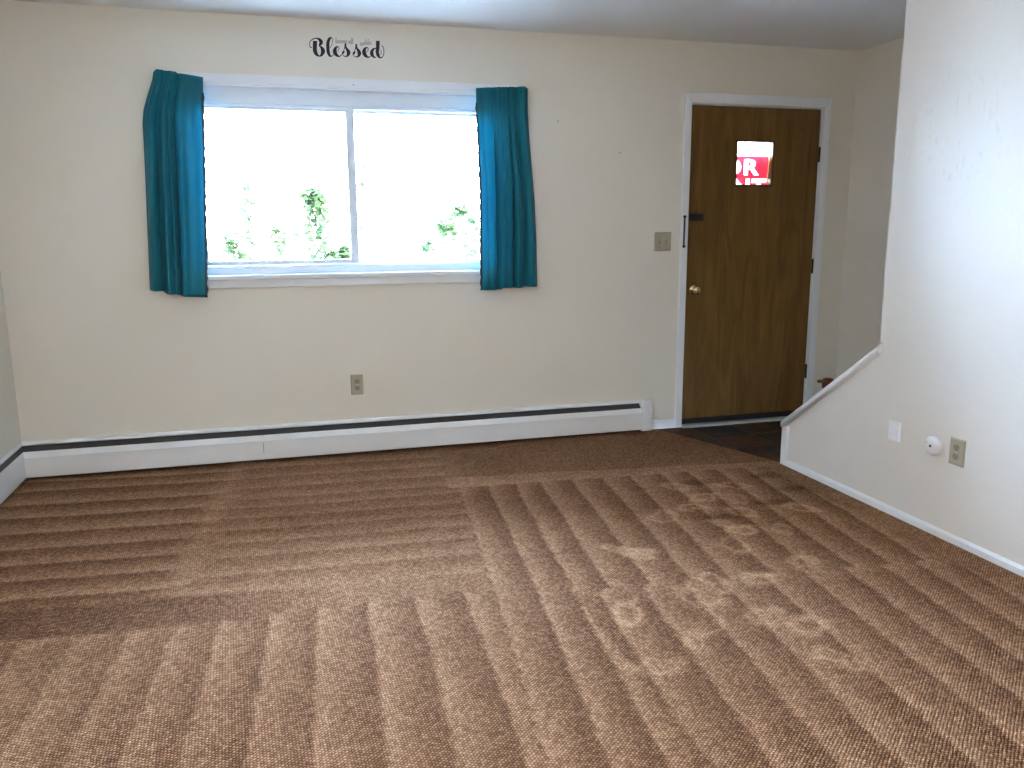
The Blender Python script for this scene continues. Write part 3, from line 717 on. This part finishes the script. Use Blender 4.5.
def disc(name, fn, u, v, r, d0, d1, mat, par, seg=20, flat=0.0):
    V = []
    for d_ in (d0, d1):
        for k in range(seg):
            a = 2*math.pi*k/seg; y = max(-r+flat, min(r-flat, r*math.sin(a)))
            V.append(fn(u+r*math.cos(a), v+y, d_))
    F = [tuple(range(seg)), tuple(range(seg, 2*seg))] + [(k, (k+1) % seg, seg+(k+1) % seg, seg+k) for k in range(seg)]
    return obj(name, V, F, mat, par)
def outlet(label, px, py, wall, w_=0.074, h_=0.122):
    t, fn = plate('wall_outlet', label, 'outlet', px, py, wall, w_, h_, 'beige', 'beige wall outlets')
    for v in (0.0195, -0.0195):
        s = disc('socket', fn, 0, v, 0.0165, 0.006, 0.0085, 'beige_dark', t, flat=0.003)
        slab('slot', fn, -0.0075, -0.0055, v-0.001, v+0.008, 0.008, 0.0088, 'hole', s)
        slab('slot', fn, 0.0055, 0.0075, v-0.001, v+0.006, 0.008, 0.0088, 'hole', s)
        disc('ground_hole', fn, 0, v-0.0075, 0.0026, 0.008, 0.0088, 'hole', s, 10)
    disc('screw', fn, 0, 0, 0.003, 0.007, 0.0088, 'alu', t, 10)
outlet('beige duplex outlet on the back wall above the heater', 357, 384.5, 'back')
outlet('beige duplex outlet on the pale stair wall beside the round knob', 957.5, 452, 'right', 0.080, 0.115)
t, fn = plate('light_switch', 'beige double toggle switch plate left of the door', 'switch', 662.5, 241.5, 'back', 0.116, 0.118, 'beige')
for u in (-0.023, 0.023):
    slab('toggle_frame', fn, u-0.006, u+0.006, -0.013, 0.013, 0.006, 0.0085, 'beige_dark', t)
    tg = slab('toggle', fn, u-0.004, u+0.004, 0.000, 0.010, 0.007, 0.018, 'beige', t, 0.001)
    for v in (0.030, -0.030): disc('screw', fn, u, v, 0.003, 0.007, 0.0083, 'beige_dark', t, 10)
t, fn = plate('blank_wall_plate', 'white rectangular cover plate low on the pale stair wall', 'wall plate', 895, 431, 'right', 0.076, 0.092, 'white_plastic')
slab('insert', fn, -0.020, 0.020, -0.032, 0.032, 0.007, 0.0095, 'white_plastic', t, 0.001)
kp3 = at(935.5, 445.5, 0, XR)
t = thing('round_wall_knob', 'round white plastic dial with a dark centre dot on the stair wall', 'knob', tuple(kp3))
lathe('body', [(0.0, 0.0), (0.041, 0.0), (0.042, 0.006), (0.042, 0.016), (0.037, 0.023), (0.022, 0.027), (0.006, 0.028), (0.0, 0.028)], kp3, (-1, 0, 0), 'white_plastic', t, seg=32)
lathe('centre_dot', [(0.0, 0.0), (0.006, 0.0), (0.006, 0.0025), (0.0, 0.003)], (kp3.x-0.0265, kp3.y, kp3.z), (-1, 0, 0), 'hole', t, seg=12)
slab('slot', lambda u, v, d_: (XR-d_, kp3.y-u, kp3.z+v), -0.026, -0.018, 0.006, 0.014, 0.022, 0.0262, 'greyvinyl', t)

# small nails left in the wall and the casing
for px, py, yv, lab in ((353.5, 85, -0.018, 'tiny dark nail in the casing above the window'),
                        (558, 121, 0.0, 'tiny nail in the wall right of the right curtain'),
                        (619.5, 152.5, 0.0, 'tiny nail in the wall between curtain and door')):
    p = at(px, py, 1, yv)
    tag(lathe('nail', [(0, 0), (0.003, 0), (0.003, 0.003), (0.0015, 0.004), (0, 0.004)], p, (0, -1, 0), 'black_metal', None, seg=10), lab, 'nail', 'nails left in the wall')

# the decal ----------------------------------------------------------------------------------
dp = at(346, 55, 1, 0)
dec = thing('wall_decal', 'navy script decal reading Blessed above the window', 'decal', (dp.x, 0, dp.z))
KS = 44/1024
def dpt(X, Y): return at(306+X*KS, 34+Y*KS, 1, -0.0)
SC = (dpt(1000, 300)-dpt(0, 300)).x/1000
def catmull(P, n=8):
    P = np.array(P, float); Q = np.vstack([2*P[0]-P[1], P, 2*P[-1]-P[-2]]); out = []
    for i in range(1, len(Q)-2):
        for k in range(n):
            t_ = k/n; a, b_, c_, d_ = Q[i-1], Q[i], Q[i+1], Q[i+2]
            out.append(0.5*((2*b_)+(-a+c_)*t_+(2*a-5*b_+4*c_-d_)*t_**2+(-a+3*b_-3*c_+d_)*t_**3))
    out.append(P[-1]); return np.array(out)
def strokes(name, lst, mat, yo):
    V, F = [], []
    for si, P in enumerate(lst):
        Q = catmull(P); T_ = np.gradient(Q[:, :2], axis=0); T_ /= np.linalg.norm(T_, axis=1)[:, None]+1e-9
        Nn = np.stack([-T_[:, 1], T_[:, 0]], 1); k0 = len(V); yv = yo-0.00012*si
        for q, n_ in zip(Q, Nn):
            for sg_ in (-1, 1):
                X, Y = q[:2] + n_*sg_*max(q[2]*1.08, 7)/2
                p = dpt(X, Y); V.append((p.x, yv, p.z))
        for i in range(len(Q)-1): F.append((k0+2*i, k0+2*i+1, k0+2*i+3, k0+2*i+2))
    o = obj(name, V, F, mat, dec)
    md = o.modifiers.new('vinyl', 'SOLIDIFY'); md.thickness = 0.0003
    return o
sh = lambda L, dx, dy=0: [[(x+dx, y+dy, w_) for x, y, w_ in P] for P in L]
B_ = [[(212,162,90),(207,280,90),(208,380,88),(235,455,74),(280,503,42),(335,516,22)],
      [(135,318,22),(98,300,18),(82,240,16),(102,168,16),(170,115,20),(250,102,28),(318,132,58),(350,182,78),(338,232,62),(298,266,18)],
      [(298,266,14),(345,300,42),(388,365,84),(392,425,86),(355,495,50),(310,518,22)]]
l_ = [[(618,165,12),(612,112,14),(585,84,26),(545,112,56),(512,200,70),(508,320,72),(520,430,66),(556,508,46),(604,512,20),(640,468,12)], [(618,165,12),(600,240,12),(555,330,12)]]
e_ = [[(700,425,12),(752,378,13),(765,322,15),(728,294,26),(684,338,64),(668,410,82),(702,480,70),(765,520,32),(825,492,14),(852,440,12)]]
s_ = [[(840,485,12),(892,350,16),(915,270,34),(920,222,44)], [(915,262,32),(938,330,42),(980,398,72),(988,456,76),(956,514,36),(890,516,16),(858,490,14)], [(845,478,18),(864,432,46),(890,398,40)]]
d_ = [[(1630,335,14),(1576,346,40),(1532,410,70),(1534,470,74),(1576,534,40),(1630,545,16)],
      [(1672,160,82),(1670,300,80),(1660,420,72),(1680,502,62),(1726,551,32),(1778,535,18),(1810,470,16),(1808,340,15),(1764,264,16)], [(1690,480,10),(1738,470,12),(1752,420,10),(1735,372,10)]]
for L_ in (B_, l_, e_, s_, sh(s_, 252, 12), sh(e_, 682, 20), d_): strokes('letter', L_, 'navy', -0.0006)
def scrawl(x0, x1, y0, tall):
    out = []; x = x0
    P = [(x0, y0+20, 7)]
    k = 0
    while x < x1:
        hgt = 95 if k in tall else 42
        P += [(x+10, y0-hgt, 7), (x+20, y0-hgt+6, 7), (x+16, y0+18, 9), (x+28, y0+16, 7)]; x += 30; k += 1
    return [P]
strokes('small_lettering', scrawl(685, 940, 190, {0}), 'greyvinyl', -0.0003)
strokes('small_lettering', scrawl(985, 1100, 200, {2, 3}), 'greyvinyl', -0.0003)
strokes('small_lettering', scrawl(1255, 1340, 245, ()), 'greyvinyl', -0.0003)
strokes('small_lettering', scrawl(1345, 1500, 225, {1, 3}), 'greyvinyl', -0.0003)

# small red object by the door -----------------------------------------------------------------
rx, ry = 4.83, -0.30
t = thing('red_canister', 'small red object with a yellow tab, half hidden behind the sloping stair cap', 'canister', (rx, ry, 0))
lathe('body', [(0.0, -0.001), (0.042, -0.001), (0.045, 0.01), (0.045, 0.22), (0.040, 0.245), (0.025, 0.262), (0.0, 0.265)], (rx, ry, 0), (0, 0, 1), 'rubber', t, seg=24)
lathe('cap', [(0.0, 0.0), (0.030, 0.0), (0.036, 0.012), (0.037, 0.05), (0.031, 0.068), (0.0, 0.074)], (rx, ry, 0.262), (0, 0, 1), 'redpaint', t, seg=24)
box('tab', (rx-0.075, ry-0.012, 0.306), (rx-0.030, ry+0.012, 0.325), 'yellow', t, bevel=0.004)
box('tab', (rx-0.066, ry-0.010, 0.10), (rx-0.042, ry+0.010, 0.12), 'yellow', t, bevel=0.004)

# outdoors ------------------------------------------------------------------------------------------
struct(box('ground_outside', (-60, -60, -1.0), (60, 90, -0.7), 'ground'), 'pale ground outside the window', 'ground')
def shrub(label, base, axis_pts, n, lsize, spread, seed):
    """stems through axis_pts with leaves scattered round them"""
    r = random.Random(seed)
    t = thing('garden_shrub', label, 'shrub', base, 'shrubs outside the window')
    V, F = [], []
    for pts in axis_pts:
        P = [Vector(base)] + [Vector(p) for p in pts]
        for i, p in enumerate(P):
            rr = 0.02*(1-i/len(P))+0.004
            for k in range(6): V.append(p+Vector((math.cos(k*math.pi/3)*rr, math.sin(k*math.pi/3)*rr, 0)))
        k0 = len(V)-6*len(P)
        for i in range(len(P)-1):
            for k in range(6): F.append((k0+i*6+k, k0+i*6+(k+1) % 6, k0+i*6+6+(k+1) % 6, k0+i*6+6+k))
    obj('stem', V, F, 'bark', t, True)
    V, F = [], []
    for pts in axis_pts:
        P = [Vector(base)] + [Vector(p) for p in pts]
        for _ in range(n):
            a = r.random()**0.85*(len(P)-1); i = min(int(a), len(P)-2); c_ = P[i].lerp(P[i+1], a-i)
            sp_ = spread*(1.15-a/(len(P)-1))
            c_ = c_ + Vector((r.gauss(0, sp_), r.gauss(0, sp_), r.gauss(0, sp_*0.7)))
            L_ = lsize*r.uniform(0.6, 1.3); dr = Vector((r.uniform(-1, 1), r.uniform(-1, 1), r.uniform(-0.8, 0.5))).normalized()
            sd = dr.cross(Vector((r.uniform(-.4, .4), r.uniform(-.4, .4), 1))).normalized()*L_*0.42; nm = dr.cross(sd).normalized()*L_*0.12
            k0 = len(V)
            V += [c_, c_+dr*L_*0.35+sd+nm, c_+dr*L_*0.75+sd*0.7+nm, c_+dr*L_, c_+dr*L_*0.75-sd*0.7+nm, c_+dr*L_*0.35-sd+nm]
            F += [(k0, k0+1, k0+2, k0+3), (k0, k0+3, k0+4, k0+5)]
    o = obj('foliage', V, F, 'leaf', t); o['kind'] = 'stuff'
    return t
def pp(*q): return [at(px, py, 1, yv) for px, py, yv in q]
def gbase(px, yv):
    p = at(px, 300, 1, yv); return (p.x, yv, -0.7)
shrub('bushy shrub just left of the window mullion', gbase(325, 3.0),
      [pp((322, 265, 3.0), (320, 235, 3.0), (316, 205, 3.0), (312, 190, 3.0)), pp((335, 268, 3.1), (342, 250, 3.1))], 520, 0.075, 0.145, 3)
shrub('thin sparse shrub beside the left curtain', gbase(250, 4.6),
      [pp((262, 262, 4.6), (250, 238, 4.6), (246, 212, 4.6), (246, 182, 4.6)), pp((235, 262, 4.6), (230, 235, 4.6)), pp((285, 255, 4.6), (275, 225, 4.6))], 150, 0.085, 0.13, 4)
shrub('leaning shrub branches beside the right curtain', gbase(470, 3.2),
      [pp((475, 258, 3.2), (455, 232, 3.2), (440, 222, 3.2)), pp((480, 245, 3.2), (470, 212, 3.2), (452, 208, 3.2)), pp((425, 258, 3.2), (428, 240, 3.2))], 100, 0.08, 0.10, 5)
shrub('twig with few leaves just right of the window mullion', gbase(362, 2.0),
      [pp((362, 250, 2.0), (361, 200, 2.0), (362, 160, 2.0))], 34, 0.07, 0.04, 6)
